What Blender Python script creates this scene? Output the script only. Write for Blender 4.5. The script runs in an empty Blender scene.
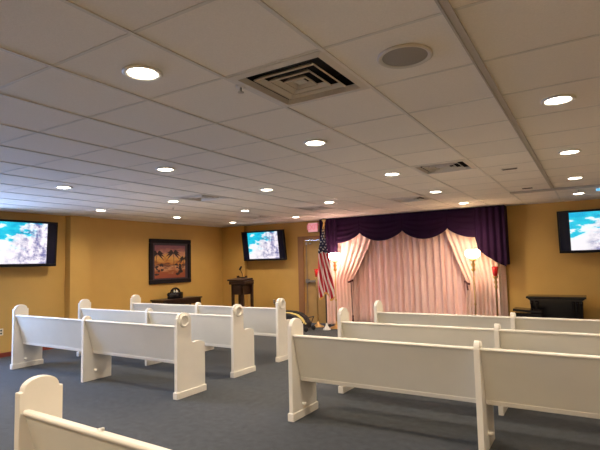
import bpy, bmesh, math, random
from mathutils import Vector, Matrix
random.seed(7)
C = bpy.context.scene.collection
PI = math.pi
CEIL = 2.52
TX0, TY0, T = -2.262, 1.9305, 0.61          # ceiling tile grid
XL, XR, YF, YB = -8.70, 1.90, 10.10, -3.20  # room

# ------------------------------------------------------------------ materials
def nodes(name):
    m = bpy.data.materials.new(name); m.use_nodes = True
    nt = m.node_tree
    return m, nt, nt.nodes['Principled BSDF']

def mat(name, col, rough=0.5, metal=0.0, var=0.0, scale=8.0, bump=0.0, bscale=60.0, sheen=0.0, spec=None):
    m, nt, b = nodes(name)
    b.inputs['Roughness'].default_value = rough
    b.inputs['Metallic'].default_value = metal
    if spec is not None: b.inputs['Specular IOR Level'].default_value = spec
    if sheen: b.inputs['Sheen Weight'].default_value = sheen
    tc = nt.nodes.new('ShaderNodeTexCoord')
    if True:
        n = nt.nodes.new('ShaderNodeTexNoise'); n.inputs['Scale'].default_value = scale
        n.inputs['Detail'].default_value = 4
        nt.links.new(tc.outputs['Object'], n.inputs['Vector'])
        r = nt.nodes.new('ShaderNodeValToRGB')
        v = max(var, 0.02)
        r.color_ramp.elements[0].position = .3; r.color_ramp.elements[1].position = .7
        r.color_ramp.elements[0].color = [c*(1-v) for c in col]+[1]
        r.color_ramp.elements[1].color = [min(1, c*(1+v)) for c in col]+[1]
        nt.links.new(n.outputs['Fac'], r.inputs['Fac'])
        nt.links.new(r.outputs['Color'], b.inputs['Base Color'])
    if bump:
        n2 = nt.nodes.new('ShaderNodeTexNoise'); n2.inputs['Scale'].default_value = bscale
        n2.inputs['Detail'].default_value = 3
        nt.links.new(tc.outputs['Object'], n2.inputs['Vector'])
        bp = nt.nodes.new('ShaderNodeBump'); bp.inputs['Strength'].default_value = bump
        bp.inputs['Distance'].default_value = .01
        nt.links.new(n2.outputs['Fac'], bp.inputs['Height'])
        nt.links.new(bp.outputs['Normal'], b.inputs['Normal'])
    return m

def emit(name, col, s):
    m, nt, b = nodes(name)
    b.inputs['Base Color'].default_value = (.6, .6, .6, 1)
    b.inputs['Emission Color'].default_value = (*col, 1)
    b.inputs['Emission Strength'].default_value = s
    return m

M = {}
M['wall'] = mat('wall_paint', (.55, .335, .088), .55, var=.03, scale=3, bump=.05, bscale=150)
M['tile'] = mat('ceiling_tile', (.82, .77, .71), .9, var=.03, scale=120, bump=.25, bscale=180)
M['tbar'] = mat('grid_bar', (.66, .63, .59), .45)
M['track'] = mat('track_metal', (.45, .42, .39), .5)
M['carpet'] = mat('carpet', (.033, .039, .048), .95, var=.30, scale=14, bump=.6, bscale=200, sheen=.1)
M['base'] = mat('baseboard_wood', (.20, .035, .02), .4)
M['pew'] = mat('pew_paint', (.82, .78, .70), .38, var=.02, scale=5)
M['panel'] = mat('pew_panel_paint', (.76, .73, .64), .42, var=.025, scale=4)
M['dark_wood'] = mat('dark_wood', (.035, .014, .008), .35, var=.3, scale=12)
M['black'] = mat('black_plastic', (.006, .006, .009), .35, spec=.2)
M['tvglass'] = mat('screen_black', (.006, .008, .028), .25, spec=.25)
M['lacquer'] = mat('black_lacquer', (.006, .005, .006), .2)
M['door'] = mat('door_wood', (.42, .27, .10), .75, var=.08, scale=6)
M['frame'] = mat('door_frame_paint', (.27, .13, .05), .5)
M['steel'] = mat('brushed_steel', (.55, .52, .48), .35, .9)
M['dsteel'] = mat('worn_steel', (.24, .22, .20), .5, .6)
M['gold'] = mat('gold', (.80, .52, .17), .3, .85)
M['brass'] = mat('brass', (.62, .42, .17), .3, .9)
M['vent'] = mat('vent_paint', (.62, .58, .53), .5)
M['void'] = mat('duct_dark', (.015, .013, .012), .8)
M['spk'] = mat('speaker_grille', (.30, .28, .255), .7, bump=.4, bscale=400)
M['white'] = mat('white_plastic', (.82, .80, .76), .4)
M['ivory'] = mat('ivory_plastic', (.75, .68, .52), .4)
M['valance'] = mat('plum_velvet', (.016, .003, .022), .85, var=.15, scale=5, spec=.15)
M['sheer'] = mat('pleated_drape', (.93, .66, .60), .75, var=.04, scale=3)
M['panelc'] = mat('side_drape', (.92, .70, .62), .75, var=.04, scale=3)
M['cord'] = mat('cord', (.10, .02, .02), .7)
M['red'] = mat('red_glass', (.45, .008, .008), .2)
M['yellow'] = mat('yellow_band', (.72, .64, .22), .5)
M['rubber'] = mat('black_rubber', (.012, .012, .014), .55)
M['fringe'] = mat('gold_fringe', (.75, .42, .10), .7, bump=.6, bscale=200)
M['mauve'] = mat('mauve', (.42, .26, .28), .6)
M['lamp'] = emit('downlight_glow', (1, .88, .68), 26)
M['shadeL'] = emit('lamp_glass_pink', (1, .60, .48), 42)
M['shadeR'] = emit('lamp_glass_warm', (1, .66, .36), 26)
M['exitface'] = emit('exit_face', (1, .32, .38), .72)
M['exitred'] = emit('exit_letters', (.62, .0, .04), .6)
M['led'] = emit('blue_led', (.05, .5, .9), 1.2)

def screen_mat(name, seed, strength):
    m, nt, b = nodes(name)
    b.inputs['Base Color'].default_value = (.01, .01, .01, 1); b.inputs['Roughness'].default_value = .2
    L = nt.links.new; N = nt.nodes.new
    tc = N('ShaderNodeTexCoord'); mp = N('ShaderNodeMapping'); L(tc.outputs['Generated'], mp.inputs['Vector'])
    sep = N('ShaderNodeSeparateXYZ'); L(tc.outputs['UV'], sep.inputs[0])
    n1 = N('ShaderNodeTexNoise'); n1.inputs['Scale'].default_value = 3.2; n1.inputs['Detail'].default_value = 5
    mp2 = N('ShaderNodeMapping'); mp2.inputs['Location'].default_value = (seed, seed*.7, 0)
    mp2.inputs['Rotation'].default_value = (0, 0, .6); mp2.inputs['Scale'].default_value = (1, 1.8, 1)
    L(tc.outputs['UV'], mp2.inputs['Vector']); L(mp2.outputs[0], n1.inputs['Vector'])
    # water amount: upper left; v - .9u + noise
    def math_(op, a, b_):
        q = N('ShaderNodeMath'); q.operation = op
        for i, s in enumerate((a, b_)):
            if hasattr(s, 'name'): L(s, q.inputs[i])
            else: q.inputs[i].default_value = s
        return q.outputs[0]
    base = math_('SUBTRACT', math_('MULTIPLY', sep.outputs['Y'], 1.0), math_('MULTIPLY', sep.outputs['X'], .62))
    w = math_('ADD', base, math_('MULTIPLY', math_('SUBTRACT', n1.outputs['Fac'], .5), 2.1))
    r = N('ShaderNodeValToRGB'); cr = r.color_ramp
    cr.elements[0].position = .2; cr.elements[0].color = (.93, .90, .94, 1)
    cr.elements[1].position = .9; cr.elements[1].color = (.0, .42, .70, 1)
    e = cr.elements.new(.44); e.color = (.80, .95, 1, 1)
    e = cr.elements.new(.54); e.color = (.02, .62, .80, 1)
    L(w, r.inputs['Fac'])
    # coral speckle, lower right
    n2 = N('ShaderNodeTexNoise'); n2.inputs['Scale'].default_value = 5.5; n2.inputs['Detail'].default_value = 5; n2.inputs['Roughness'].default_value = .65
    mp3 = N('ShaderNodeMapping'); mp3.inputs['Location'].default_value = (seed+3, 1, 0)
    mp3.inputs['Scale'].default_value = (1.3, 1, 1)
    L(tc.outputs['UV'], mp3.inputs['Vector']); L(mp3.outputs[0], n2.inputs['Vector'])
    cr2 = N('ShaderNodeValToRGB')
    cr2.color_ramp.elements[0].position = .38; cr2.color_ramp.elements[0].color = (.20, .20, .42, 1)
    e = cr2.color_ramp.elements.new(.49); e.color = (.72, .66, .80, 1)
    cr2.color_ramp.elements[1].position = .56; cr2.color_ramp.elements[1].color = (1, .96, 1, 1)
    L(n2.outputs['Fac'], cr2.inputs['Fac'])
    msk = math_('ADD', math_('SUBTRACT', sep.outputs['X'], math_('MULTIPLY', sep.outputs['Y'], .25)), math_('MULTIPLY', n1.outputs['Fac'], .5))
    mr = N('ShaderNodeMapRange'); mr.inputs['From Min'].default_value = .40; mr.inputs['From Max'].default_value = .75
    L(msk, mr.inputs['Value'])
    mx = N('ShaderNodeMixRGB'); mx.blend_type = 'MULTIPLY'
    L(mr.outputs[0], mx.inputs['Fac']); L(r.outputs['Color'], mx.inputs[1]); L(cr2.outputs['Color'], mx.inputs[2])
    L(mx.outputs[0], b.inputs['Emission Color']); b.inputs['Emission Strength'].default_value = strength
    return m

def painting_mat():
    m, nt, b = nodes('sunset_painting')
    b.inputs['Roughness'].default_value = .55
    L = nt.links.new; N = nt.nodes.new
    tc = N('ShaderNodeTexCoord'); sep = N('ShaderNodeSeparateXYZ'); L(tc.outputs['UV'], sep.inputs[0])
    n = N('ShaderNodeTexNoise'); n.inputs['Scale'].default_value = 5; n.inputs['Detail'].default_value = 6
    mp = N('ShaderNodeMapping'); mp.inputs['Scale'].default_value = (.8, 2.2, 1); L(tc.outputs['UV'], mp.inputs[0]); L(mp.outputs[0], n.inputs['Vector'])
    a = N('ShaderNodeMath'); a.operation = 'MULTIPLY_ADD'; a.inputs[1].default_value = .5; L(n.outputs['Fac'], a.inputs[0]); L(sep.outputs['Y'], a.inputs[2])
    s = N('ShaderNodeMath'); s.operation = 'SUBTRACT'; s.inputs[1].default_value = .25; L(a.outputs[0], s.inputs[0])
    r = N('ShaderNodeValToRGB'); cr = r.color_ramp
    cr.elements[0].position = 0; cr.elements[0].color = (.28, .06, .03, 1)
    cr.elements[1].position = 1; cr.elements[1].color = (.20, .07, .11, 1)
    for p_, c_ in ((.18, (.45, .12, .03)), (.30, (.85, .42, .20)), (.40, (.16, .05, .03)), (.47, (.75, .28, .05)), (.62, (1, .55, .12)), (.78, (.80, .35, .25)), (.88, (.42, .15, .16))):
        e = cr.elements.new(p_); e.color = (*[q*.66 for q in c_], 1)
    L(s.outputs[0], r.inputs['Fac']); L(r.outputs['Color'], b.inputs['Base Color'])
    return m

def flag_mat():
    m, nt, b = nodes('flag_cloth')
    b.inputs['Roughness'].default_value = .7
    L = nt.links.new; N = nt.nodes.new
    tc = N('ShaderNodeTexCoord'); sep = N('ShaderNodeSeparateXYZ'); L(tc.outputs['UV'], sep.inputs[0])
    U, V = sep.outputs['X'], sep.outputs['Y']
    def mth(op, *a):
        q = N('ShaderNodeMath'); q.operation = op
        for i, s in enumerate(a):
            if hasattr(s, 'name'): L(s, q.inputs[i])
            else: q.inputs[i].default_value = s
        return q.outputs[0]
    st = mth('GREATER_THAN', mth('FRACT', mth('MULTIPLY', U, 6.0)), .60)
    c1 = N('ShaderNodeMixRGB'); c1.inputs[1].default_value = (.50, .008, .022, 1); c1.inputs[2].default_value = (.85, .80, .76, 1); L(st, c1.inputs['Fac'])
    # stars in a staggered lattice
    gu = mth('MULTIPLY', U, 5.0); gv = mth('MULTIPLY', V, 24.0)
    row = mth('FLOOR', gv)
    gu2 = mth('ADD', gu, mth('MULTIPLY', mth('MODULO', row, 2.0), .5))
    fu = mth('SUBTRACT', mth('FRACT', gu2), .5); fv = mth('SUBTRACT', mth('FRACT', gv), .5)
    d = mth('SQRT', mth('ADD', mth('MULTIPLY', fu, fu), mth('MULTIPLY', fv, fv)))
    star = mth('LESS_THAN', d, .23)
    c2 = N('ShaderNodeMixRGB'); c2.inputs[1].default_value = (.012, .014, .06, 1); c2.inputs[2].default_value = (.85, .82, .8, 1); L(star, c2.inputs['Fac'])
    can = mth('GREATER_THAN', V, .64)
    c3 = N('ShaderNodeMixRGB'); L(can, c3.inputs['Fac']); L(c1.outputs[0], c3.inputs[1]); L(c2.outputs[0], c3.inputs[2])
    L(c3.outputs[0], b.inputs['Base Color'])
    return m
M['flag'] = flag_mat()
M['painting'] = painting_mat()

# ------------------------------------------------------------------ mesh helpers
def obj(name, bm, m, parent=None, smooth=False, bevel=0.0):
    me = bpy.data.meshes.new(name)
    bmesh.ops.recalc_face_normals(bm, faces=bm.faces)
    bm.to_mesh(me); bm.free()
    for mm in (m if isinstance(m, (list, tuple)) else [m]): me.materials.append(mm)
    if smooth: me.shade_smooth()
    o = bpy.data.objects.new(name, me); C.objects.link(o)
    if parent is not None: o.parent = parent
    if bevel:
        md = o.modifiers.new('bevel', 'BEVEL'); md.width = bevel; md.segments = 2; md.limit_method = 'ANGLE'
    return o
def thing(name, label, cat, loc=(0, 0, 0), rotz=0, group=None):
    o = bpy.data.objects.new(name, None); C.objects.link(o)
    o.empty_display_size = .1
    o.location = loc; o.rotation_euler = (0, 0, rotz)
    return tag(o, label, cat, group)
def tag(o, label, cat, group=None):
    o['label'] = label; o['category'] = cat
    if group: o['group'] = group
    return o
def struct(name, bm, m, parent=None, **k):
    o = obj(name, bm, m, parent, **k)
    if parent is None: o['kind'] = 'structure'
    return o
def box(bm, x0, x1, y0, y1, z0, z1, mi=0):
    v = [bm.verts.new((x, y, z)) for x in (x0, x1) for y in (y0, y1) for z in (z0, z1)]
    for f in ((0,1,3,2), (4,6,7,5), (0,4,5,1), (2,3,7,6), (0,2,6,4), (1,5,7,3)):
        fc = bm.faces.new([v[i] for i in f]); fc.material_index = mi
    return v
def B(*a):
    bm = bmesh.new()
    if isinstance(a[0], (tuple, list)):
        for q in a: box(bm, *q)
    else: box(bm, *a)
    return bm
def lathe(prof, seg=24, bm=None, c=(0, 0, 0), cap=True):
    bm = bm or bmesh.new(); rings = []
    for r, z in prof:
        rings.append([bm.verts.new((c[0]+max(r, 1e-4)*math.cos(2*PI*i/seg), c[1]+max(r, 1e-4)*math.sin(2*PI*i/seg), c[2]+z)) for i in range(seg)])
    for a, b in zip(rings, rings[1:]):
        for i in range(seg): bm.faces.new((a[i], a[(i+1) % seg], b[(i+1) % seg], b[i]))
    if cap: bm.faces.new(rings[0]); bm.faces.new(rings[-1])
    return bm
def tube(bm, pts, r, seg=10):
    pts = [Vector(p) for p in pts]; rings = []
    for i, p in enumerate(pts):
        d = (pts[min(i+1, len(pts)-1)]-pts[max(i-1, 0)]).normalized()
        up = Vector((0, 0, 1)) if abs(d.z) < .9 else Vector((1, 0, 0))
        a = d.cross(up).normalized(); b = d.cross(a)
        rr = r[i] if isinstance(r, (list, tuple)) else r
        rings.append([bm.verts.new(p+a*rr*math.cos(2*PI*k/seg)+b*rr*math.sin(2*PI*k/seg)) for k in range(seg)])
    for a, b in zip(rings, rings[1:]):
        for i in range(seg): bm.faces.new((a[i], a[(i+1) % seg], b[(i+1) % seg], b[i]))
    bm.faces.new(rings[0]); bm.faces.new(rings[-1])
    return bm
def prism_x(prof, x0, x1, bm=None):
    """closed (y,z) outline extruded along x"""
    bm = bm or bmesh.new()
    a = [bm.verts.new((x0, y, z)) for y, z in prof]; b = [bm.verts.new((x1, y, z)) for y, z in prof]
    n = len(prof)
    bm.faces.new(a); bm.faces.new(b[::-1])
    for i in range(n): bm.faces.new((a[i], b[i], b[(i+1) % n], a[(i+1) % n]))
    return bm
def prism_y(prof, y0, y1, bm=None):
    bm = bm or bmesh.new()
    a = [bm.verts.new((x, y0, z)) for x, z in prof]; b = [bm.verts.new((x, y1, z)) for x, z in prof]
    n = len(prof)
    bm.faces.new(a); bm.faces.new(b[::-1])
    for i in range(n): bm.faces.new((a[i], b[i], b[(i+1) % n], a[(i+1) % n]))
    return bm
def dup(root, loc, label, group=None, rotz=None):
    r = root.copy(); C.objects.link(r); r.location = loc; r['label'] = label
    if group: r['group'] = group
    if rotz is not None: r.rotation_euler = (0, 0, rotz)
    for ch in list(root.children):
        c = ch.copy(); C.objects.link(c); c.parent = r
        for g in list(ch.children):
            d = g.copy(); C.objects.link(d); d.parent = c
    return r
def grid(fn, nu, nv, thick=0.0, uv=True):
    bm = bmesh.new(); lay = bm.loops.layers.uv.new('UVMap')
    V = [[bm.verts.new(fn(i/nu, j/nv)) for i in range(nu+1)] for j in range(nv+1)]
    for j in range(nv):
        for i in range(nu):
            f = bm.faces.new((V[j][i], V[j][i+1], V[j+1][i+1], V[j+1][i]))
            for l, (a, b) in zip(f.loops, ((i, j), (i+1, j), (i+1, j+1), (i, j+1))): l[lay].uv = (a/nu, b/nv)
    return bm
def solid(o, t):
    md = o.modifiers.new('solid', 'SOLIDIFY'); md.thickness = t; md.offset = 0
    return o

# ------------------------------------------------------------------ room shell
struct('floor', B(XL-.1, XR+.1, YB-.1, YF+.1, -.1, 0), M['carpet'])
W = .1
WY0, WY1, WZ0, WZ1 = 1.8, 3.72, .7, 2.2
struct('wall_left', B((XL-W, XL, YB, WY0, 0, CEIL+.12), (XL-W, XL, WY1, YF, 0, CEIL+.12), (XL-W, XL, WY0, WY1, 0, WZ0), (XL-W, XL, WY0, WY1, WZ1, CEIL+.12)), M['wall'])
wn = struct('window_1', B((XL-W+.02, XL+.01, WY0, WY0+.05, WZ0, WZ1), (XL-W+.02, XL+.01, WY1-.05, WY1, WZ0, WZ1), (XL-W+.02, XL+.01, WY0+.05, WY1-.05, WZ0, WZ0+.05), (XL-W+.02, XL+.01, WY0+.05, WY1-.05, WZ1-.05, WZ1),
    (XL-W+.02, XL, 2.42, 2.46, WZ0+.05, WZ1-.05), (XL-W+.02, XL, 3.06, 3.10, WZ0+.05, WZ1-.05)), M['white'])  # unseen window, added to throw cool light on the ceiling and left pew
gm = bpy.data.materials.new('window_glass'); gm.use_nodes = True; nt = gm.node_tree; nt.nodes.remove(nt.nodes['Principled BSDF'])
mx = nt.nodes.new('ShaderNodeMixShader'); mx.inputs[0].default_value = .08
t_ = nt.nodes.new('ShaderNodeBsdfTransparent'); g_ = nt.nodes.new('ShaderNodeBsdfGlossy'); g_.inputs['Roughness'].default_value = .02
nt.links.new(t_.outputs[0], mx.inputs[1]); nt.links.new(g_.outputs[0], mx.inputs[2]); nt.links.new(mx.outputs[0], nt.nodes['Material Output'].inputs[0])
obj('pane', B(XL-.06, XL-.055, WY0+.05, WY1-.05, WZ0+.05, WZ1-.05), gm, wn)
pl_ = bpy.data.lights.new('window_portal', 'AREA'); pl_.shape = 'RECTANGLE'; pl_.size = WZ1-WZ0; pl_.size_y = WY1-WY0; pl_.cycles.is_portal = True
po = bpy.data.objects.new('window_portal', pl_); C.objects.link(po); po.location = (XL-W-.01, (WY0+WY1)/2, (WZ0+WZ1)/2); po.rotation_euler = (0, -PI/2, 0)
struct('wall_right', B(XR, XR+W, YB, YF, 0, CEIL+.12), M['wall'])
struct('wall_back', B(XL-W, XR+W, YB-W, YB, 0, CEIL+.12), M['wall'])
DX0, DX1, DH = -6.13, -5.20, 2.04
struct('wall_front', B((XL-W, DX0, YF, YF+W, 0, CEIL+.12), (DX1, XR+W, YF, YF+W, 0, CEIL+.12), (DX0, DX1, YF, YF+W, DH, CEIL+.12)), M['wall'])
struct('wall_pilaster_left', B(XL, -8.53, 5.40, 5.81, 0, CEIL-.008), M['wall'])
struct('wall_corner_chase', B(XL, -7.93, 9.99, YF, 0, CEIL-.008), M['wall'])
struct('baseboard_left', B((XL, XL+.015, YB, 5.40, 0, .075), (XL, XL+.015, 5.81, 9.99, 0, .075), (-8.53, -8.515, 5.40, 5.81, 0, .075)), M['base'])
struct('baseboard_front', B((-7.93, -6.28, YF-.015, YF, 0, .075), (-5.16, XR, YF-.015, YF, 0, .075)), M['base'])

diffusers = [(1, 0), (1, 5), (-5, 5), (-1, 9), (-4, 9), (-7, 10)]      # (v,u) tile index
def tile_c(v, u): return TX0+(v+.5)*T, TY0+(u+.5)*T
bm = bmesh.new()
iv0, iv1 = math.floor((XL-W-TX0)/T), math.ceil((XR+W-TX0)/T)
iu0, iu1 = math.floor((YB-W-TY0)/T), math.ceil((YF+W-TY0)/T)
for v in range(iv0, iv1):
    for u in range(iu0, iu1):
        if (v, u) in diffusers: continue
        x0, x1 = max(XL-W, TX0+v*T), min(XR+W, TX0+(v+1)*T)
        y0, y1 = max(YB-W, TY0+u*T), min(YF+W, TY0+(u+1)*T)
        if x1 > x0 and y1 > y0: box(bm, x0, x1, y0, y1, CEIL, CEIL+.02)
struct('ceiling', bm, M['tile'])
bm = bmesh.new()
for v in range(iv0+1, iv1):
    x = TX0+v*T; w = .010
    if XL < x < XR: box(bm, x-w, x+w, YB, YF, CEIL-.006, CEIL+.004)
for u in range(iu0+1, iu1):
    y = TY0+u*T
    if YB < y < YF: box(bm, XL, XR, y-.009, y+.009, CEIL-.0025, CEIL+.004)
box(bm, XL, XL+.02, YB, YF, CEIL-.006, CEIL+.001); box(bm, XL, XR, YF-.02, YF, CEIL-.006, CEIL+.001)
struct('trim_1', bm, M['tbar'])
# folding partition tracks let into the ceiling
struct('trim_2', B((-.462, -.452, YB, 7.93, CEIL-.016, CEIL-.0065), (-.428, -.418, YB, 7.93, CEIL-.016, CEIL-.0065), (-.452, -.428, YB, 7.93, CEIL-.010, CEIL-.0065)), M['track'])
struct('trim_3', B((-1.04, XR, 7.99, 8.14, CEIL-.022, CEIL-.004)), M['track'])

# door
f = B((-6.29, DX0, YF-.035, YF-.001, 0, DH+.10), (DX1, DX1+.14, YF-.035, YF-.001, 0, DH+.10), (DX0, DX1, YF-.035, YF-.001, DH, DH+.10))
struct('door_frame', f, M['frame'], bevel=.006)
d = struct('door_1', B(DX0+.003, DX1-.003, YF+.03, YF+.07, .005, DH-.004), M['door'], bevel=.003)
obj('vertical_rod', tube(bmesh.new(), [(-6.06, YF+.012, .25), (-6.06, YF+.012, 1.96)], .008), M['dsteel'], d)
obj('latch', B((-6.085, -6.035, YF, YF+.029, 1.93, 1.99)), M['steel'], d, bevel=.004)
obj('push_bar', B((-6.09, -6.0, YF-.02, YF+.029, .98, 1.08), (-6.0, -5.30, YF-.045, YF-.012, 1.005, 1.055), (-5.34, -5.26, YF-.02, YF+.029, .99, 1.07)), M['dsteel'], d, bevel=.006)
obj('top_pivot', B(-5.98, -5.93, YF, YF+.029, 1.94, 1.98), M['steel'], d, bevel=.006)

# ------------------------------------------------------------------ pews
SEC, TH = 1.73, .045
def end_prof():
    p = [(0, 0), (0, .893), (.018, .893)]
    for i in range(13):
        a = PI-PI*i/12; p.append((.11+.090*math.cos(a), .898+.057*math.sin(a)))
    p += [(.202, .893), (.22, .893), (.22, .64), (.228, .612), (.25, .598)]
    for i in range(7):
        t = i/6; p.append((.28+t*.155, .600+.012*math.sin(PI*t)-.022*t))
    p += [(.45, .565), (.45, 0)]
    return p
def div_prof():
    p = [(0, 0), (0, .80)]
    for i in range(11):
        a = PI-PI*i/10; p.append((.06+.058*math.cos(a), .80+.056*math.sin(a)))
    p += [(.118, .78), (.17, .60), (.20, .46), (.24, .435), (.42, .43), (.43, .42), (.43, 0)]
    return p
def ring(bm, xc, sgn, y, z, r0, r1, d):
    seg = 24
    for k in range(seg):
        a0, a1 = 2*PI*k/seg, 2*PI*(k+1)/seg
        P = lambda r, a, x: bm.verts.new((xc+sgn*x, y+r*math.cos(a), z+r*math.sin(a)))
        rm = (r0+r1)/2
        q = [(r0, 0), (r0+.004, d), (rm, d*1.1), (r1-.008, d*.8), (r1, 0)]
        for (ra, xa), (rb, xb) in zip(q, q[1:]):
            bm.faces.new((P(ra, a0, xa), P(rb, a0, xb), P(rb, a1, xb), P(ra, a1, xa)))
    bmesh.ops.remove_doubles(bm, verts=bm.verts, dist=1e-5)
    return bm
def disc(xc, sgn, y, z, r, d):
    bm = bmesh.new(); seg = 20; prof = [(r, 0), (r, d*.5), (r*.8, d*.9), (r*.01, d)]
    rings = [[bm.verts.new((xc+sgn*h, y+q*math.cos(2*PI*i/seg), z+q*math.sin(2*PI*i/seg))) for i in range(seg)] for q, h in prof]
    for a, b in zip(rings, rings[1:]):
        for i in range(seg): bm.faces.new((a[i], a[(i+1) % seg], b[(i+1) % seg], b[i]))
    return bm
def make_pew():
    root = thing('church_pew', '', 'pew')
    for k in range(3):
        xc = k*SEC
        x0, x1 = xc-TH/2, xc+TH/2
        if k != 1:
            e = obj('end_panel', prism_x(end_prof(), x0, x1), M['pew'], root, bevel=.004)
            obj('plinth', B(x0-.012, x1+.012, -.012, .463, 0, .075), M['pew'], e, bevel=.006)
            s = -1 if k == 0 else 1
            obj('medallion', ring(bmesh.new(), xc+s*TH/2, s, .11, .862, .048, .080, .018), M['pew'], e, smooth=True)
        else:
            e = obj('divider_panel', prism_x(div_prof(), x0, x1), M['pew'], root, bevel=.004)
            obj('medallion', disc(xc+TH/2, 1, .06, .815, .034, .008), M['pew'], e, smooth=True)
        if k < 2:
            obj('bolt_cap', disc(xc+TH/2, 1, .18, .125, .019, .04), M['pew'], e, smooth=True)
    for k in range(2):
        x0, x1 = k*SEC+TH/2, (k+1)*SEC-TH/2
        bp = obj('back_panel', prism_x([(.028, .785), (.044, .787), (.165, .37), (.147, .366)], x0, x1), M['panel'], root)
        obj('bottom_rail', prism_x([(.136, .388), (.143, .352), (.178, .352), (.178, .392)], x0, x1), M['pew'], bp, bevel=.004)
        obj('top_rail', prism_x([(.016, .785), (.012, .798), (.018, .808), (.046, .810), (.053, .803), (.052, .787)], x0, x1), M['pew'], root, bevel=.005)
        obj('seat', prism_x([(.15, .395), (.15, .43), (.42, .450), (.475, .448), (.485, .43), (.47, .415), (.42, .412)], x0, x1), M['pew'], root, bevel=.004)
        obj('seat_rail', B(x0, x1, .40, .425, .33, .412), M['pew'], root)
    return root
pew = make_pew()
XLB, XRB = -7.52, -2.53
rows = [3.85, 4.92, 5.99]
pew.location = (XLB, rows[0], 0)
pew['label'] = 'white pew with bluish back, nearest the viewer of the three in the left block'
pew['group'] = 'pews in the left block'
dup(pew, (-7.51, rows[1], 0), 'white pew in the left block, the middle one of its three rows').scale.x = .976
dup(pew, (-7.51, rows[2], 0), 'white pew in the left block, farthest row, closest to the framed sunset picture').scale.x = .972
for y, l in ((rows[0]-.01, 'white pew in the right block, nearest the viewer, in front of two more'),
             (rows[1]-.01, 'white pew in the right block, the middle one of its three rows'),
             (rows[2]-.01, 'white pew in the right block, farthest row, nearest to the pink curtain')):
    q = dup(pew, (XRB, y, 0), l, 'pews in the right block')
    if y > 4: q.scale.x = .982
    else: q.scale.x = .99; q.location.x += .015
near = dup(pew, (-2.44, 1.277, 0), 'cream pew cut off at the bottom left corner, showing only end and top rail', None, math.radians(-1.5))
del near['group']
bm = bmesh.new(); box(bm, -.018, .018, -.008, .008, 0, .004); box(bm, .004, .018, -.007, .007, .004, .011)
tag(obj('paper_scrap', bm, M['white'], bevel=.002), 'tiny white paper scrap lying on the top rail of the nearest pew', 'paper').location = (-1.815, 1.297, .8125)

# ------------------------------------------------------------------ ceiling fixtures
def make_downlight():
    r = thing('ceiling_downlight', '', 'ceiling light')
    obj('trim_ring', lathe([(.074, .0), (.100, -.002), (.103, -.008), (.095, -.013), (.078, -.010), (.074, 0)], 32, cap=False), M['white'], r, smooth=True)
    obj('bulb_disc', lathe([(.076, -.006), (.050, -.012), (.0, -.014)], 32, cap=False), M['lamp'], r, smooth=True)
    return r
dl = make_downlight(); used = False
xs = {0: -7.447, 1: -5.617, 2: -3.787, 3: -1.957, 4: -.127, 5: 1.60}
ys = {-2: -2.03, -1: -.2, 0: 1.63, 1: 3.455, 2: 5.285, 3: 7.115, 4: 8.945}
coln = ['nearest the left wall', 'second column from the left wall', 'middle column', 'column right of the big square vent', 'far right column', 'by the right wall']
names = {
 (3, 0): 'largest round downlight, upper left, lighting the tile left of the big square vent',
 (1, 1): 'round downlight at far left of the ceiling, above the left television glow',
 (2, 1): 'round downlight two rows beyond the largest one, left of the dark square vent',
 (3, 1): 'bright round downlight at centre, just beyond the big square vent',
 (4, 1): 'largest round downlight on the right side, beyond the round speaker',
 (0, 2): 'small round downlight high over the wall pilaster at left',
 (1, 2): 'round downlight just left of and beneath the dark square vent on the left',
 (2, 2): 'round downlight near the centre left, right of the dark square vent',
 (3, 2): 'round downlight just left of the second square vent right of centre',
 (4, 2): 'second round downlight of the right-hand line, nearer of the three above the right television',
 (0, 3): 'small round downlight over the framed sunset picture',
 (1, 3): 'small round downlight between the sunset picture and the lectern',
 (2, 3): 'small round downlight above the flag and exit sign area',
 (3, 3): 'round downlight just beyond the second square vent, above the curtain',
 (4, 3): 'third round downlight of the right-hand line, above the right television',
 (0, 4): 'tiny round downlight at the far left corner above the lectern',
 (1, 4): 'tiny round downlight above the wall television near the lectern',
 (3, 4): 'round downlight closest to the plum valance, over its right part',
 (4, 4): 'fourth round downlight of the right-hand line, almost touching the front wall television'}
SPOT = 92
def spot(x, y, e=SPOT):
    l = bpy.data.lights.new('downlight_beam', 'SPOT'); l.energy = e; l.color = (1, .84, .65)
    l.spot_size = math.radians(160); l.spot_blend = .9; l.shadow_soft_size = .07
    o = bpy.data.objects.new('downlight_beam', l); C.objects.link(o); o.location = (x, y, CEIL-.03)
for (i, x) in xs.items():
    for (j, y) in ys.items():
        if (i, j) == (2, 4): continue
        hidden = (i, j) not in names
        if hidden and not (j <= 0 or i == 5): continue
        lab = names.get((i, j), 'round white ceiling downlight outside the photographed part of the ceiling')
        loc = (x, y, CEIL-.0005)
        if not used: dl.location = loc; dl['label'] = lab; dl['group'] = 'round ceiling downlights'; used = True
        else: dup(dl, loc, lab, 'round ceiling downlights')
        spot(x, y, SPOT*(1.2, 1.1, 1.05, .95, (.10 if j == 4 else .35) if j > 2 else .8, .2 if j > 1 else .6)[i]*(1.3 if j < 0 else 1.5 if j > 2 and i in (2, 3) else .93))

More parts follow.
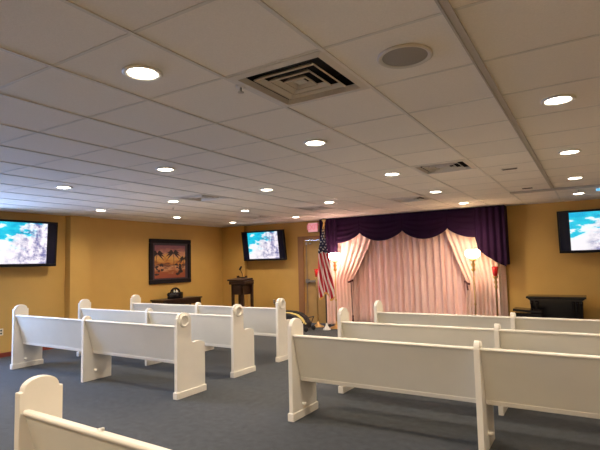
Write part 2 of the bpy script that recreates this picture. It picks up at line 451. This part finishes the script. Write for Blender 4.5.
def make_vent():
    r = thing('ceiling_vent', '', 'ceiling vent')
    h = T/2-.006
    def frame_ring(bm, a, za, b, zb):
        A = [bm.verts.new((sx*a, sy*a, za)) for sx, sy in ((-1,-1), (1,-1), (1,1), (-1,1))]
        Bv = [bm.verts.new((sx*b, sy*b, zb)) for sx, sy in ((-1,-1), (1,-1), (1,1), (-1,1))]
        for i in range(4): bm.faces.new((A[i], A[(i+1) % 4], Bv[(i+1) % 4], Bv[i]))
    bm = bmesh.new(); frame_ring(bm, h, -.004, .255, -.010); frame_ring(bm, .255, -.010, .246, .020)
    solid(obj('flange', bm, M['vent'], r), .003)
    for a, b in ((.192, .166), (.130, .106), (.070, .048)):
        bm = bmesh.new(); frame_ring(bm, a, -.006, b, .016); frame_ring(bm, a, -.006, a-.004, -.012)
        solid(obj('louver', bm, M['vent'], r), .003)
    obj('centre_plate', B(-.03, .03, -.03, .03, .002, .006), M['vent'], r)
    bm = B((-h, h, -h, h, .12, .125), (-h, -h+.004, -h, h, .0, .12), (h-.004, h, -h, h, .0, .12), (-h, h, -h, -h+.004, .0, .12), (-h, h, h-.004, h, .0, .12))
    obj('duct_box', bm, M['void'], r)
    return r
vt = make_vent()
vl = ['large square four-way ceiling vent filling the tile beside the round speaker',
      'square louvred ceiling vent right of centre, above the curtain',
      'square dark ceiling vent on the left, beside two downlights',
      'small dark ceiling vent close in front of the valance, right of centre',
      'small dark ceiling vent close in front of the valance, near the flag',
      'faint far ceiling vent above the television by the lectern']
for k, (v, u) in enumerate(diffusers):
    x, y = tile_c(v, u)
    if k == 0: vt.location = (x, y, CEIL); vt['label'] = vl[0]; vt['group'] = 'square ceiling vents'
    else: dup(vt, (x, y, CEIL), vl[k])

sp = thing('ceiling_speaker', 'round ceiling speaker with grey grille beside the big square vent', 'speaker', (-.737, 2.235, CEIL))
obj('rim', lathe([(.112, -.002), (.135, -.001), (.137, -.010), (.128, -.016), (.112, -.008)], 40, cap=False), M['vent'], sp, smooth=True)
obj('grille', lathe([(.114, -.007), (.06, -.014), (0, -.016)], 40, cap=False), M['spk'], sp, smooth=True)
def sprinkler(x, y, lab):
    r = thing('sprinkler_head', lab, 'sprinkler', (x, y, CEIL), 0, 'ceiling sprinkler heads')
    obj('escutcheon', lathe([(.030, -.001), (.028, -.008), (.012, -.010)], 16), M['white'], r, smooth=True)
    obj('deflector', lathe([(.006, -.011), (.006, -.035), (.018, -.037), (.018, -.040), (0, -.041)], 12), M['steel'], r, smooth=True)
sprinkler(-1.66, 2.08, 'tiny sprinkler head beside the corner of the big square vent')
sprinkler(-.12, 8.45, 'sprinkler head between the two farthest downlights at right')
sprinkler(-6.2, 5.83, 'dark sprinkler head just below the square vent at left')
r = thing('ceiling_sensor', 'small dark slotted rectangle in the ceiling tile right of the second vent', 'sensor', (-.75, 5.86, CEIL))
obj('plate', B(-.085, .085, -.03, .03, -.008, -.001), M['steel'], r, bevel=.002)
obj('slot', B(-.075, .075, -.022, .022, -.0105, -.008), M['void'], r)
tag(obj('track_hanger', B((-.07, .07, -.035, .035, -.006, 0)), M['void'], bevel=.003), 'small dark slot plate beside the ceiling track near the front wall', 'plate').location = (-.76, 7.72, CEIL-.001)
r = thing('ceiling_beacon', 'small box with a blue light at the right edge of the ceiling', 'signal light', (.17, 8.5, CEIL))
obj('housing', B(-.06, .06, -.05, .05, -.05, -.001), M['white'], r, bevel=.008)
obj('lens', B(-.055, .055, -.054, -.0505, -.045, -.010), M['led'], r)

# ------------------------------------------------------------------ televisions
def make_tv(loc, rotz, tilt, seed, lab, strength, back=.256, group='wall televisions'):
    r = thing('television', lab, 'television', loc, rotz, group)
    r.rotation_euler = (math.radians(tilt), 0, rotz)
    w, h = .665, .385
    obj('casing', B(-w, w, -.02, .035, -h, h), M['black'], r, bevel=.008)
    obj('bezel', B((-w, w, -.032, -.0205, h-.03, h), (-w, w, -.032, -.0205, -h, -h+.045), (-w, -w+.03, -.032, -.0205, -h+.045, h-.03), (w-.03, w, -.032, -.0205, -h+.045, h-.03)), M['black'], r, bevel=.003)
    obj('panel_glass', B(-w+.03, w-.03, -.0245, -.0208, -h+.045, h-.03), M['tvglass'], r)
    bm = grid(lambda u, v: (-.475+u*.95, -.0255, -h+.05+v*(2*h-.085)), 1, 1)
    obj('screen', bm, screen_mat('reef_picture', seed, strength), r)
    obj('wall_bracket', B((-.10, .10, .036, .06, -.12, .12), (-.03, .03, .055, back, -.03, .03)), M['steel'], r)
    return r
make_tv((-7.18, 9.84, 1.95), 0, 8, 1.3, 'television on the front wall between the lectern and the exit door, showing a reef', 1.05)
make_tv((.16, 9.84, 1.93), 0, 9, 2.1, 'television at the right edge of the photo, turquoise picture above the black cabinet', 1.05)
make_tv((-8.50, 4.43, 1.945), PI/2, 3, 1.3, 'television on the left wall, cut by the left edge of the photo', 1.15, .195).scale = (1, 1, 1.055)

# ------------------------------------------------------------------ curtain, valance
def pleat(x, z=0, amp=.03):
    return amp*(math.sin(x*47+.9*math.sin(x*7.3))+.45*math.sin(x*83+1.3+z*.4))
bm = grid(lambda u, v: ((-5.38+u*3.92), 10.01+pleat(-5.38+u*3.92, v*2, .036), .03+v*2.35), 620, 10)
tag(solid(obj('pleated_curtain', bm, M['sheer'], smooth=True), .004), 'wide pink pleated curtain hanging to the floor in the middle under the valance', 'curtain')
def drape(name, lab, xo, pts, n=8.5):
    """xo: fixed outer edge, pts: (z, x_inner)"""
    def xin(z):
        for (za, xa), (zb, xb) in zip(pts, pts[1:]):
            if za >= z >= zb:
                t = (za-z)/(za-zb); return xa+(xb-xa)*t
        return pts[-1][1]
    def fn(u, v):
        z = 2.36-v*2.33; xi = (xin(min(2.36, z+.04))+xin(z)+xin(max(.03, z-.04)))/3
        wid = abs(xi-xo); k = .55/max(wid, .3)
        x = xo+(xi-xo)*u
        return (x, 9.885+.040*min(1.2, k)*math.sin(u*n*2*PI+1.0)+.008*math.sin(u*41+v*3), z)
    o = solid(obj(name, grid(fn, 150, 70), M['panelc'], smooth=True), .004)
    return tag(o, lab, 'curtain', 'tied back side drapes')
mir = lambda p: [(z, -6.88-x) for z, x in p]
pl = [(2.36, -4.10), (2.12, -4.18), (1.95, -4.22), (1.74, -4.32), (1.50, -4.45), (1.30, -4.56), (1.12, -4.67), (1.04, -4.71), (.95, -4.69), (.6, -4.68), (.03, -4.66)]
pr = [(2.36, -2.62), (2.12, -2.56), (1.95, -2.52), (1.74, -2.44), (1.50, -2.36), (1.30, -2.28), (1.12, -2.21), (1.04, -2.18), (.95, -2.19), (.6, -2.20), (.03, -2.22)]
dlft = drape('side_drape', 'pink side drape tied back at the left, next to the flag', -5.42, pl)
drgt = drape('side_drape', 'cream side drape tied back at the right, behind the lit torchiere', -1.53, pr)
bm = bmesh.new(); tube(bm, [(-4.80, 9.84, 1.02), (-4.74, 9.82, 1.03), (-4.69, 9.86, 1.06)], .022)
tube(bm, [(-4.72, 9.82, 1.03), (-4.71, 9.815, .7), (-4.70, 9.82, .26)], .008)
obj('tieback_cord', bm, M['cord'], dlft, smooth=True)
obj('tassel', lathe([(.010, .28), (.022, .25), (.016, .23), (.026, .10), (.024, .09)], 12, c=(-4.70, 9.82, 0)), M['cord'], dlft, smooth=True)
bm = bmesh.new(); tube(bm, [(-2.11, 9.84, .98), (-2.16, 9.82, 1.0), (-2.21, 9.86, 1.04)], .020)
tube(bm, [(-2.16, 9.82, 1.0), (-2.155, 9.815, .93), (-2.15, 9.82, .86)], .014)
obj('tieback_cord', bm, M['cord'], drgt, smooth=True)

va = thing('valance', 'dark plum swagged valance across the top of the curtain', 'valance', (0, 0, 0))
cus = [(-5.46, 2.12), (-4.45, 2.13), (-3.45, 2.13), (-2.49, 2.12), (-1.42, 2.10)]
def header(u, v):
    x = -5.47+u*4.08
    return (x, 9.80+.008*math.sin(x*40), 2.505-v*.20)
solid(obj('header', grid(header, 240, 3), M['valance'], va, smooth=True), .01)
obj('return', B((-5.475, -5.46, 9.80, 10.09, 1.9, 2.505), (-1.398, -1.385, 9.73, 10.09, 1.36, 2.505)), M['valance'], va)
for k in range(4):
    (xa, za), (xb, zb) = cus[k], cus[k+1]
    dr = .20
    def fn(u, v, xa=xa, xb=xb, za=za, zb=zb, dr=dr):
        s = math.sin(PI*u)
        zbt = za+(zb-za)*u-dr*s**.75
        x = xa+(xb-xa)*u
        w = v**.9
        z = 2.46+(zbt-2.46)*w
        return (x, 9.785-.03*s*math.sin(min(1, v*1.1)*PI*.55)-.005*math.sin(v*4.5*2*PI)*(.25+s)*(v > .05), z)
    solid(obj('swag', grid(fn, 44, 40), M['valance'], va, smooth=True), .006)
def jab(xa, xb, low):
    """low: function t->bottom z"""
    def fn(u, v):
        x = xa+(xb-xa)*u; zb = low(u)
        return (x, 9.725+.022*math.sin(u*4.5*2*PI)+.01*u, 2.50+(zb-2.50)*v)
    return solid(obj('jabot', grid(fn, 90, 20), M['valance'], va, smooth=True), .006)
def lerp(pts, t):
    for (a, p), (b, q) in zip(pts, pts[1:]):
        if a <= t <= b: return p+(q-p)*(t-a)/(b-a)
    return pts[-1][1]
jab(-1.95, -1.40, lambda t: lerp([(0, 1.92), (.08, 1.68), (.3, 1.56), (.65, 1.42), (1, 1.32)], t))
jab(-4.99, -5.46, lambda t: lerp([(0, 1.66), (.08, 1.63), (.5, 1.58), (1, 1.42)], t))

# ------------------------------------------------------------------ torchieres, candle stands
def torchiere(x, y, zs, shade, lab):
    r = thing('torchiere_lamp', lab, 'floor lamp', (x, y, 0), 0, 'torchiere floor lamps')
    obj('base', lathe([(.15, 0), (.15, .02), (.12, .035), (.05, .06), (.03, .10), (.018, .14)], 24), M['brass'], r, smooth=True)
    obj('pole', lathe([(.012, .13), (.012, .6), (.024, .63), (.012, .66), (.012, zs-.32)], 14), M['brass'], r, smooth=True)
    obj('knop', lathe([(.012, zs-.36), (.045, zs-.32), (.016, zs-.28), (.045, zs-.225), (.018, zs-.18), (.065, zs-.13), (.03, zs-.105)], 18), M['gold'], r, smooth=True)
    obj('lamp_shade', lathe([(.05, zs-.10), (.10, zs-.085), (.135, zs-.035), (.136, zs+.015), (.12, zs+.045), (.09, zs+.060)], 28, cap=False), shade, r, smooth=True)
    obj('bulb', lathe([(.02, zs-.11), (.03, zs-.05), (.045, zs), (.03, zs+.045), (.0, zs+.05)], 14), shade, r, smooth=True)
    return r
torchiere(-4.98, 9.55, 1.63, M['shadeL'], 'lit torchiere floor lamp left of the curtain, beside the flag')
torchiere(-1.93, 9.35, 1.60, M['shadeR'], 'lit torchiere floor lamp in front of the right side drape')
def candle(x, y, lab):
    r = thing('candle_stand', lab, 'candle stand', (x, y, 0), 0, 'brass candle stands with red glasses')
    obj('base', lathe([(.14, 0), (.14, .015), (.09, .035), (.03, .07), (.015, .12)], 24), M['brass'], r, smooth=True)
    obj('pole', lathe([(.014, .11), (.014, .9), (.035, .95), (.015, .99), (.038, 1.04), (.015, 1.08), (.05, 1.13), (.05, 1.15)], 16), M['brass'], r, smooth=True)
    obj('candle_glass', lathe([(.035, 1.151), (.045, 1.20), (.058, 1.33), (.052, 1.33), (.03, 1.16)], 18), M['red'], r, smooth=True)
candle(-1.57, 9.50, 'brass stand with a red glass under the right end of the valance')
candle(-5.50, 9.62, 'brass stand with a red glass in front of the exit door, left of the flag')

# ------------------------------------------------------------------ flag
fl = thing('flag_stand', 'american flag with gold fringe hanging on an indoor pole before the door', 'flag', (-5.07, 9.25, 0))
obj('base', lathe([(.085, 0), (.085, .02), (.05, .06), (.03, .09), (.02, .15)], 24), M['white'], fl, smooth=True)
obj('pole', lathe([(.013, .14), (.013, 2.31)], 12), M['dark_wood'], fl, smooth=True)
bm = lathe([(.02, 2.31), (.026, 2.33), (.012, 2.35), (.02, 2.37), (.008, 2.40)], 14)
for s in (-1, 1):
    bm2 = [(0, 2.37), (s*.03, 2.39), (s*.055, 2.44), (s*.035, 2.455), (s*.012, 2.42)]
    prism_y(bm2 if s > 0 else bm2[::-1], -.006, .006, bm)
tube(bm, [(0, 0, 2.39), (0, 0, 2.44), (-.012, 0, 2.462)], [.012, .014, .006], 8)
obj('finial', bm, M['gold'], fl, smooth=False)
def edgeL(v): return lerp([(0, -.03), (.10, -.05), (.33, -.15), (.85, -.19), (1, -.17)], v)
def edgeR(v): return lerp([(0, .03), (.10, .05), (.33, .09), (.7, .17), (.9, .23), (1, .23)], v)
def fz(u, v): return 2.22-v*(1.47+.07*math.sin(u*PI*3)-.03*(1-u))
def flg(u, v):
    v2 = v; x = edgeL(v2)+(edgeR(v2)-edgeL(v2))*u
    return (x, -.05+.03*math.sin(u*3*2*PI+v*2)*min(1, v*3+.2), fz(u, v))
bm = bmesh.new(); lay = bm.loops.layers.uv.new('UVMap'); nu, nv = 48, 60
V = [[bm.verts.new(flg(i/nu, j/nv)) for i in range(nu+1)] for j in range(nv+1)]
for j in range(nv):
    for i in range(nu):
        f_ = bm.faces.new((V[j][i], V[j][i+1], V[j+1][i+1], V[j+1][i]))
        for l, (a, b) in zip(f_.loops, ((i, j), (i+1, j), (i+1, j+1), (i, j+1))):
            l[lay].uv = (a/nu-.42*(b/nv)+.42, 1-b/nv)
solid(obj('flag_cloth', bm, M['flag'], fl, smooth=True), .003)
bm = bmesh.new()
fr = grid(lambda u, v: (edgeL(1)+(edgeR(1)-edgeL(1))*u, -.05+.03*math.sin(u*3*2*PI+2), fz(u, 1)-.045*v), 48, 2)
solid(obj('fringe', fr, M['fringe'], fl), .006)
bm = bmesh.new()
tube(bm, [(.01, -.02, 2.34), (-.02, -.035, 2.25), (.035, -.05, 2.15), (.03, -.06, 2.02)], .009, 8)
tube(bm, [(.0, -.02, 2.34), (.03, -.04, 2.24), (-.02, -.06, 2.17)], .009, 8)
obj('tassel_cord', bm, M['gold'], fl, smooth=True)

# ------------------------------------------------------------------ exit sign
ex = thing('exit_sign', 'glowing pink and red exit sign above the door, left of the flag', 'sign', (-5.82, YF, 2.35))
obj('housing', B(-.145, .145, -.05, -.001, -.115, .115), M['white'], ex, bevel=.006)
obj('face', B(-.13, .13, -.054, -.0505, -.10, .10), M['exitface'], ex)
cu = bpy.data.curves.new('exit_text', 'FONT'); cu.body = 'EXIT'; cu.size = .175; cu.align_x = 'CENTER'; cu.align_y = 'CENTER'; cu.extrude = .002; cu.offset = .003
to = bpy.data.objects.new('tmp', cu); C.objects.link(to); bpy.context.view_layer.update()
me = bpy.data.meshes.new_from_object(to.evaluated_get(bpy.context.evaluated_depsgraph_get()))
bpy.data.objects.remove(to)
me.materials.clear(); me.materials.append(M['exitred'])
lo = bpy.data.objects.new('letters', me); C.objects.link(lo); lo.parent = ex; lo.location = (0, -.0565, 0); lo.rotation_euler = (PI/2, 0, 0)

# ------------------------------------------------------------------ outlets
def outlet(loc, rz, lab):
    r = thing('wall_outlet', lab, 'outlet', loc, rz, 'wall outlets')
    obj('plate', B(-.036, .036, -.007, -.0005, -.058, .058), M['ivory'], r, bevel=.003)
    obj('socket', B((-.014, .014, -.009, -.0072, .010, .038), (-.014, .014, -.009, -.0072, -.038, -.010)), M['void'], r)
outlet((XL, 4.26, .43), PI/2, 'ivory wall outlet low on the left wall at the photo edge')
outlet((-7.06, YF, .50), 0, 'small wall outlet on the front wall between the lectern and the door')

# ------------------------------------------------------------------ picture
pc = thing('framed_picture', 'framed picture of palm trees at orange sunset on the left wall', 'picture', (XL, 8.085, 1.60), PI/2)
w, h = .66, .53; a = .10
def mould(x0, x1, z0, z1): return (x0, x1, -.045, -.001, z0, z1)
obj('frame', B(mould(-w, w, h-a, h), mould(-w, w, -h, -h+a), mould(-w, -w+a, -h+a, h-a), mould(w-a, w, -h+a, h-a)), mat('black_frame', (.012, .008, .010), .6, spec=.2), pc, bevel=.012)
obj('mat_board', B(-w+a, w-a, -.02, -.002, -h+a, h-a), mat('dark_mat', (.035, .018, .03), .5), pc)
cv = obj('canvas', grid(lambda u, v: (-.50+u*.97, -.0215, -.40+v*.78), 1, 1), M['painting'], pc)
def palm(bm, x, z, hh, r, lean):
    pts = [(x+lean*t*t, z+hh*t) for t in (0, .25, .5, .75, 1)]
    for (ax, az), (bx, bz) in zip(pts, pts[1:]):
        vs = [bm.verts.new(p) for p in ((ax-.009, -.0225, az), (ax+.009, -.0225, az), (bx+.007, -.0225, bz), (bx-.007, -.0225, bz))]
        bm.faces.new(vs)
    cx, cz = pts[-1]
    for k in range(9):
        an = -.5+k*(PI+1.0)/8
        prev = None
        for s in range(6):
            t = s/5; px = cx+r*t*math.cos(an); pz = cz+r*t*math.sin(an)*.7-r*.45*t*t
            wd = .026*math.sin(PI*min(.98, t+.12))
            cur = (bm.verts.new((px, -.0226, pz+wd)), bm.verts.new((px, -.0226, pz-wd)))
            if prev: bm.faces.new((prev[0], cur[0], cur[1], prev[1]))
            prev = cur
bm = bmesh.new()
palm(bm, .10, -.14, .34, .27, -.02); palm(bm, -.46, -.06, .24, .26, .04); palm(bm, .40, -.16, .22, .20, .03)
rnd = random.Random(3)
for k in range(26):   # undergrowth along both banks
    x = rnd.choice((rnd.uniform(-.46, -.25), rnd.uniform(.12, .44))); z = rnd.uniform(-.34, -.06); rr = rnd.uniform(.025, .06)
    vs = [bm.verts.new((x+rr*math.cos(2*PI*i/9)*rnd.uniform(.6, 1.1), -.0224, z+rr*.7*math.sin(2*PI*i/9)*rnd.uniform(.6, 1.1))) for i in range(9)]
    bm.faces.new(vs)
so = obj('painted_palms', bm, mat('silhouette_paint', (.035, .018, .022), .6), cv)

# ------------------------------------------------------------------ console table + ornament
tb = thing('console_table', 'long dark console table against the left wall under the sunset picture', 'table', (-8.47, 8.09, 0))
obj('table_top', B(-.20, .20, -.64, .64, .685, .72), M['dark_wood'], tb, bevel=.006)
obj('apron', B((-.17, .17, -.60, -.58, .57, .684), (-.17, .17, .58, .60, .57, .684), (.15, .17, -.58, .58, .57, .684), (-.17, -.15, -.58, .58, .57, .684)), M['dark_wood'], tb)
for sx in (-1, 1):
    for sy in (-1, 1):
        obj('leg', B(sx*.165-.022, sx*.165+.022, sy*.585-.022, sy*.585+.022, 0, .684), M['dark_wood'], tb)
orn = thing('tabletop_ornament', 'black rounded ornament with two pale spots on the console table', 'ornament', (-8.42, 7.98, .72))
bm = lathe([(.21, 0), (.22, .01), (.22, .13), (.20, .145)], 24)
for v in bm.verts: v.co.x *= .55
obj('bowl', bm, M['lacquer'], orn, smooth=True)
bm = bmesh.new()
pts = [(.0, -.15+.30*i/10, .12+.12*math.sin(PI*i/10)**.5) for i in range(11)]
tube(bm, pts, .022, 8)
for s in (-1, 0, 1): tube(bm, [(0, s*.075, .10), (0, s*.075, .215)], .014, 8)
tube(bm, [(0, -.15, .06), (0, -.23, .09), (0, -.25, .11)], .014, 8)
obj('handle', bm, M['lacquer'], orn, smooth=True)
for s in (-1, 1):
    obj('pale_spot', lathe([(.0, -.026), (.018, -.018), (.025, 0), (.018, .018), (.0, .026)], 12, c=(0.012, s*.037, .165), cap=False), M['white'], orn, smooth=True)

# ------------------------------------------------------------------ lectern and microphone
le = thing('lectern', 'dark wooden lectern on open legs standing in the far left corner', 'lectern', (-7.26, 9.05, 0))
obj('desk_top', prism_x([(-.24, 1.085), (-.24, 1.125), (.16, 1.150), (.16, 1.110)], -.28, .20), M['dark_wood'], le, bevel=.008)
obj('cornice', prism_x([(-.21, 1.0), (-.21, 1.084), (.16, 1.107), (.16, 1.0)], -.25, .235), M['dark_wood'], le, bevel=.010)
obj('body', B(-.20, .15, -.17, .12, .76, .999), M['dark_wood'], le, bevel=.006)
for x, y in ((-.18, -.14), (.115, -.14), (.195, .12), (-.18, .12)):
    obj('leg', B(x-.028, x+.028, y-.03, y+.03, .03, .999), M['dark_wood'], le, bevel=.004)
obj('foot_rail', B((-.23, .24, -.17, -.11, 0, .045), (-.23, .24, .09, .15, 0, .045)), M['dark_wood'], le, bevel=.006)
mc = thing('gooseneck_microphone', 'black gooseneck microphone standing on the lectern', 'microphone', (-7.20, 9.0, 1.150))
obj('base', lathe([(.055, 0), (.055, .012), (.02, .025)], 20), M['rubber'], mc, smooth=True)
obj('gooseneck', tube(bmesh.new(), [(0, 0, .02), (-.02, 0, .10), (-.05, -.01, .17), (-.07, -.02, .22)], .006, 8), M['rubber'], mc, smooth=True)
obj('microphone_head', tube(bmesh.new(), [(-.085, -.02, .20), (-.06, -.025, .235), (-.02, -.03, .28)], [.018, .024, .018], 12), M['rubber'], mc, smooth=True)
bm = bmesh.new()
tag(obj('reading_rest', B((-.15, .14, -.02, .02, 0, .022), (-.15, -.11, -.03, .03, 0, .05), (.10, .14, -.03, .03, 0, .05)), M['dark_wood'], bevel=.004),
    'small dark rest lying across the top of the lectern', 'book rest').location = (-7.32, 9.12, 1.1545)

# ------------------------------------------------------------------ casket cart by the door
ct = thing('folding_cart', 'low black folding cart with a curved yellow band, parked before the door', 'cart', (-5.75, 8.95, 0))
pts = [(-.62, .36), (-.30, .38), (-.05, .37), (.12, .335), (.24, .26), (.33, .14)]
def band(off0, off1, y0, y1):
    up = [(x, z+off1) for x, z in pts]; dn = [(x, z+off0) for x, z in pts][::-1]
    return prism_y(up+dn, y0, y1)
obj('cover', prism_y([(x, z) for x, z in pts]+[(.35, .05), (-.62, .05)], -.20, .20), M['rubber'], ct, bevel=.012)
obj('yellow_band', band(.001, .012, -.07, .02), M['yellow'], ct)
obj('bumper', band(.001, .03, .065, .22), M['rubber'], ct, bevel=.006)
obj('handle', tube(bmesh.new(), [(.34, -.15, .08), (.44, -.15, .30), (.44, .15, .30), (.34, .15, .08)], .012, 8), M['rubber'], ct)
for x in (-.5, .42):
    for y in (-.16, .16):
        bm = lathe([(.05, -.015), (.055, 0), (.05, .015)], 16)
        bmesh.ops.rotate(bm, verts=bm.verts, cent=(0, 0, 0), matrix=Matrix.Rotation(PI/2, 3, 'X'))
        bmesh.ops.translate(bm, verts=bm.verts, vec=(x, y, .056))
        obj('wheel', bm, M['rubber'], ct, smooth=True)

# ------------------------------------------------------------------ black cabinet and bench at right
cb = thing('console_cabinet', 'glossy black console cabinet with overhanging top under the right television', 'cabinet', (-.60, 9.70, 0))
cb.scale.z = .965
obj('top', B(-.47, .47, -.24, .26, .775, .815), M['lacquer'], cb, bevel=.010)
obj('cornice', prism_y([(-.45, .774), (.45, .774), (.40, .73), (-.40, .73)], -.21, .24), M['lacquer'], cb)
obj('body', B(-.38, .40, -.13, .22, .06, .729), M['lacquer'], cb, bevel=.004)
for x in (-.39, -.30, .27, .335, .395):
    obj('post', lathe([(.024, .06), (.024, .10), (.016, .14), (.018, .65), (.024, .69), (.024, .729)], 12, c=(x, -.17, 0)), M['lacquer'], cb, smooth=True)
obj('plinth', B(-.44, .44, -.20, .23, 0, .059), M['lacquer'], cb, bevel=.004)
be = thing('low_bench', 'low black bench standing left of the black console cabinet', 'bench', (-1.13, 9.20, 0))
obj('seat', prism_y([(-.11, .60), (-.11, .56), (.34, .53), (.34, .57)], -.17, .17), M['lacquer'], be, bevel=.004)
obj('apron', B(-.10, .33, -.15, .15, .36, .525), M['lacquer'], be)
for x, z in ((-.08, .36), (.30, .36)):
    for y in (-.13, .13):
        obj('leg', B(x-.02, x+.02, y-.02, y+.02, 0, z-.002), M['lacquer'], be)

# ------------------------------------------------------------------ world, camera, view
wd = bpy.data.worlds.new('world'); bpy.context.scene.world = wd; wd.use_nodes = True
wd.node_tree.nodes['Background'].inputs[0].default_value = (.36, .56, 1, 1)
wd.node_tree.nodes['Background'].inputs[1].default_value = 26.0
cam = bpy.data.cameras.new('camera'); co = bpy.data.objects.new('camera', cam); C.objects.link(co)
yaw, pitch, roll, F = .5523, .0788, -.0243, 471.3
cam.sensor_fit = 'HORIZONTAL'; cam.sensor_width = 36; cam.lens = F*36/600; cam.clip_start = .02
fwd = Vector((-math.sin(yaw)*math.cos(pitch), math.cos(yaw)*math.cos(pitch), math.sin(pitch)))
rt = Vector((math.cos(yaw), math.sin(yaw), 0)); up = rt.cross(fwd)
r2 = rt*math.cos(roll)+up*math.sin(roll); u2 = -rt*math.sin(roll)+up*math.cos(roll)
co.matrix_world = Matrix(((r2.x, u2.x, -fwd.x, 0), (r2.y, u2.y, -fwd.y, 0), (r2.z, u2.z, -fwd.z, 1.5), (0, 0, 0, 1)))
sc = bpy.context.scene; sc.camera = co
sc.view_settings.view_transform = 'Standard'; sc.view_settings.look = 'None'
sc.view_settings.exposure = 0; sc.view_settings.gamma = 1; sc.view_settings.use_curve_mapping = False
sc.cycles.max_bounces = 8; sc.cycles.diffuse_bounces = 5
sc.cycles.use_denoising = True
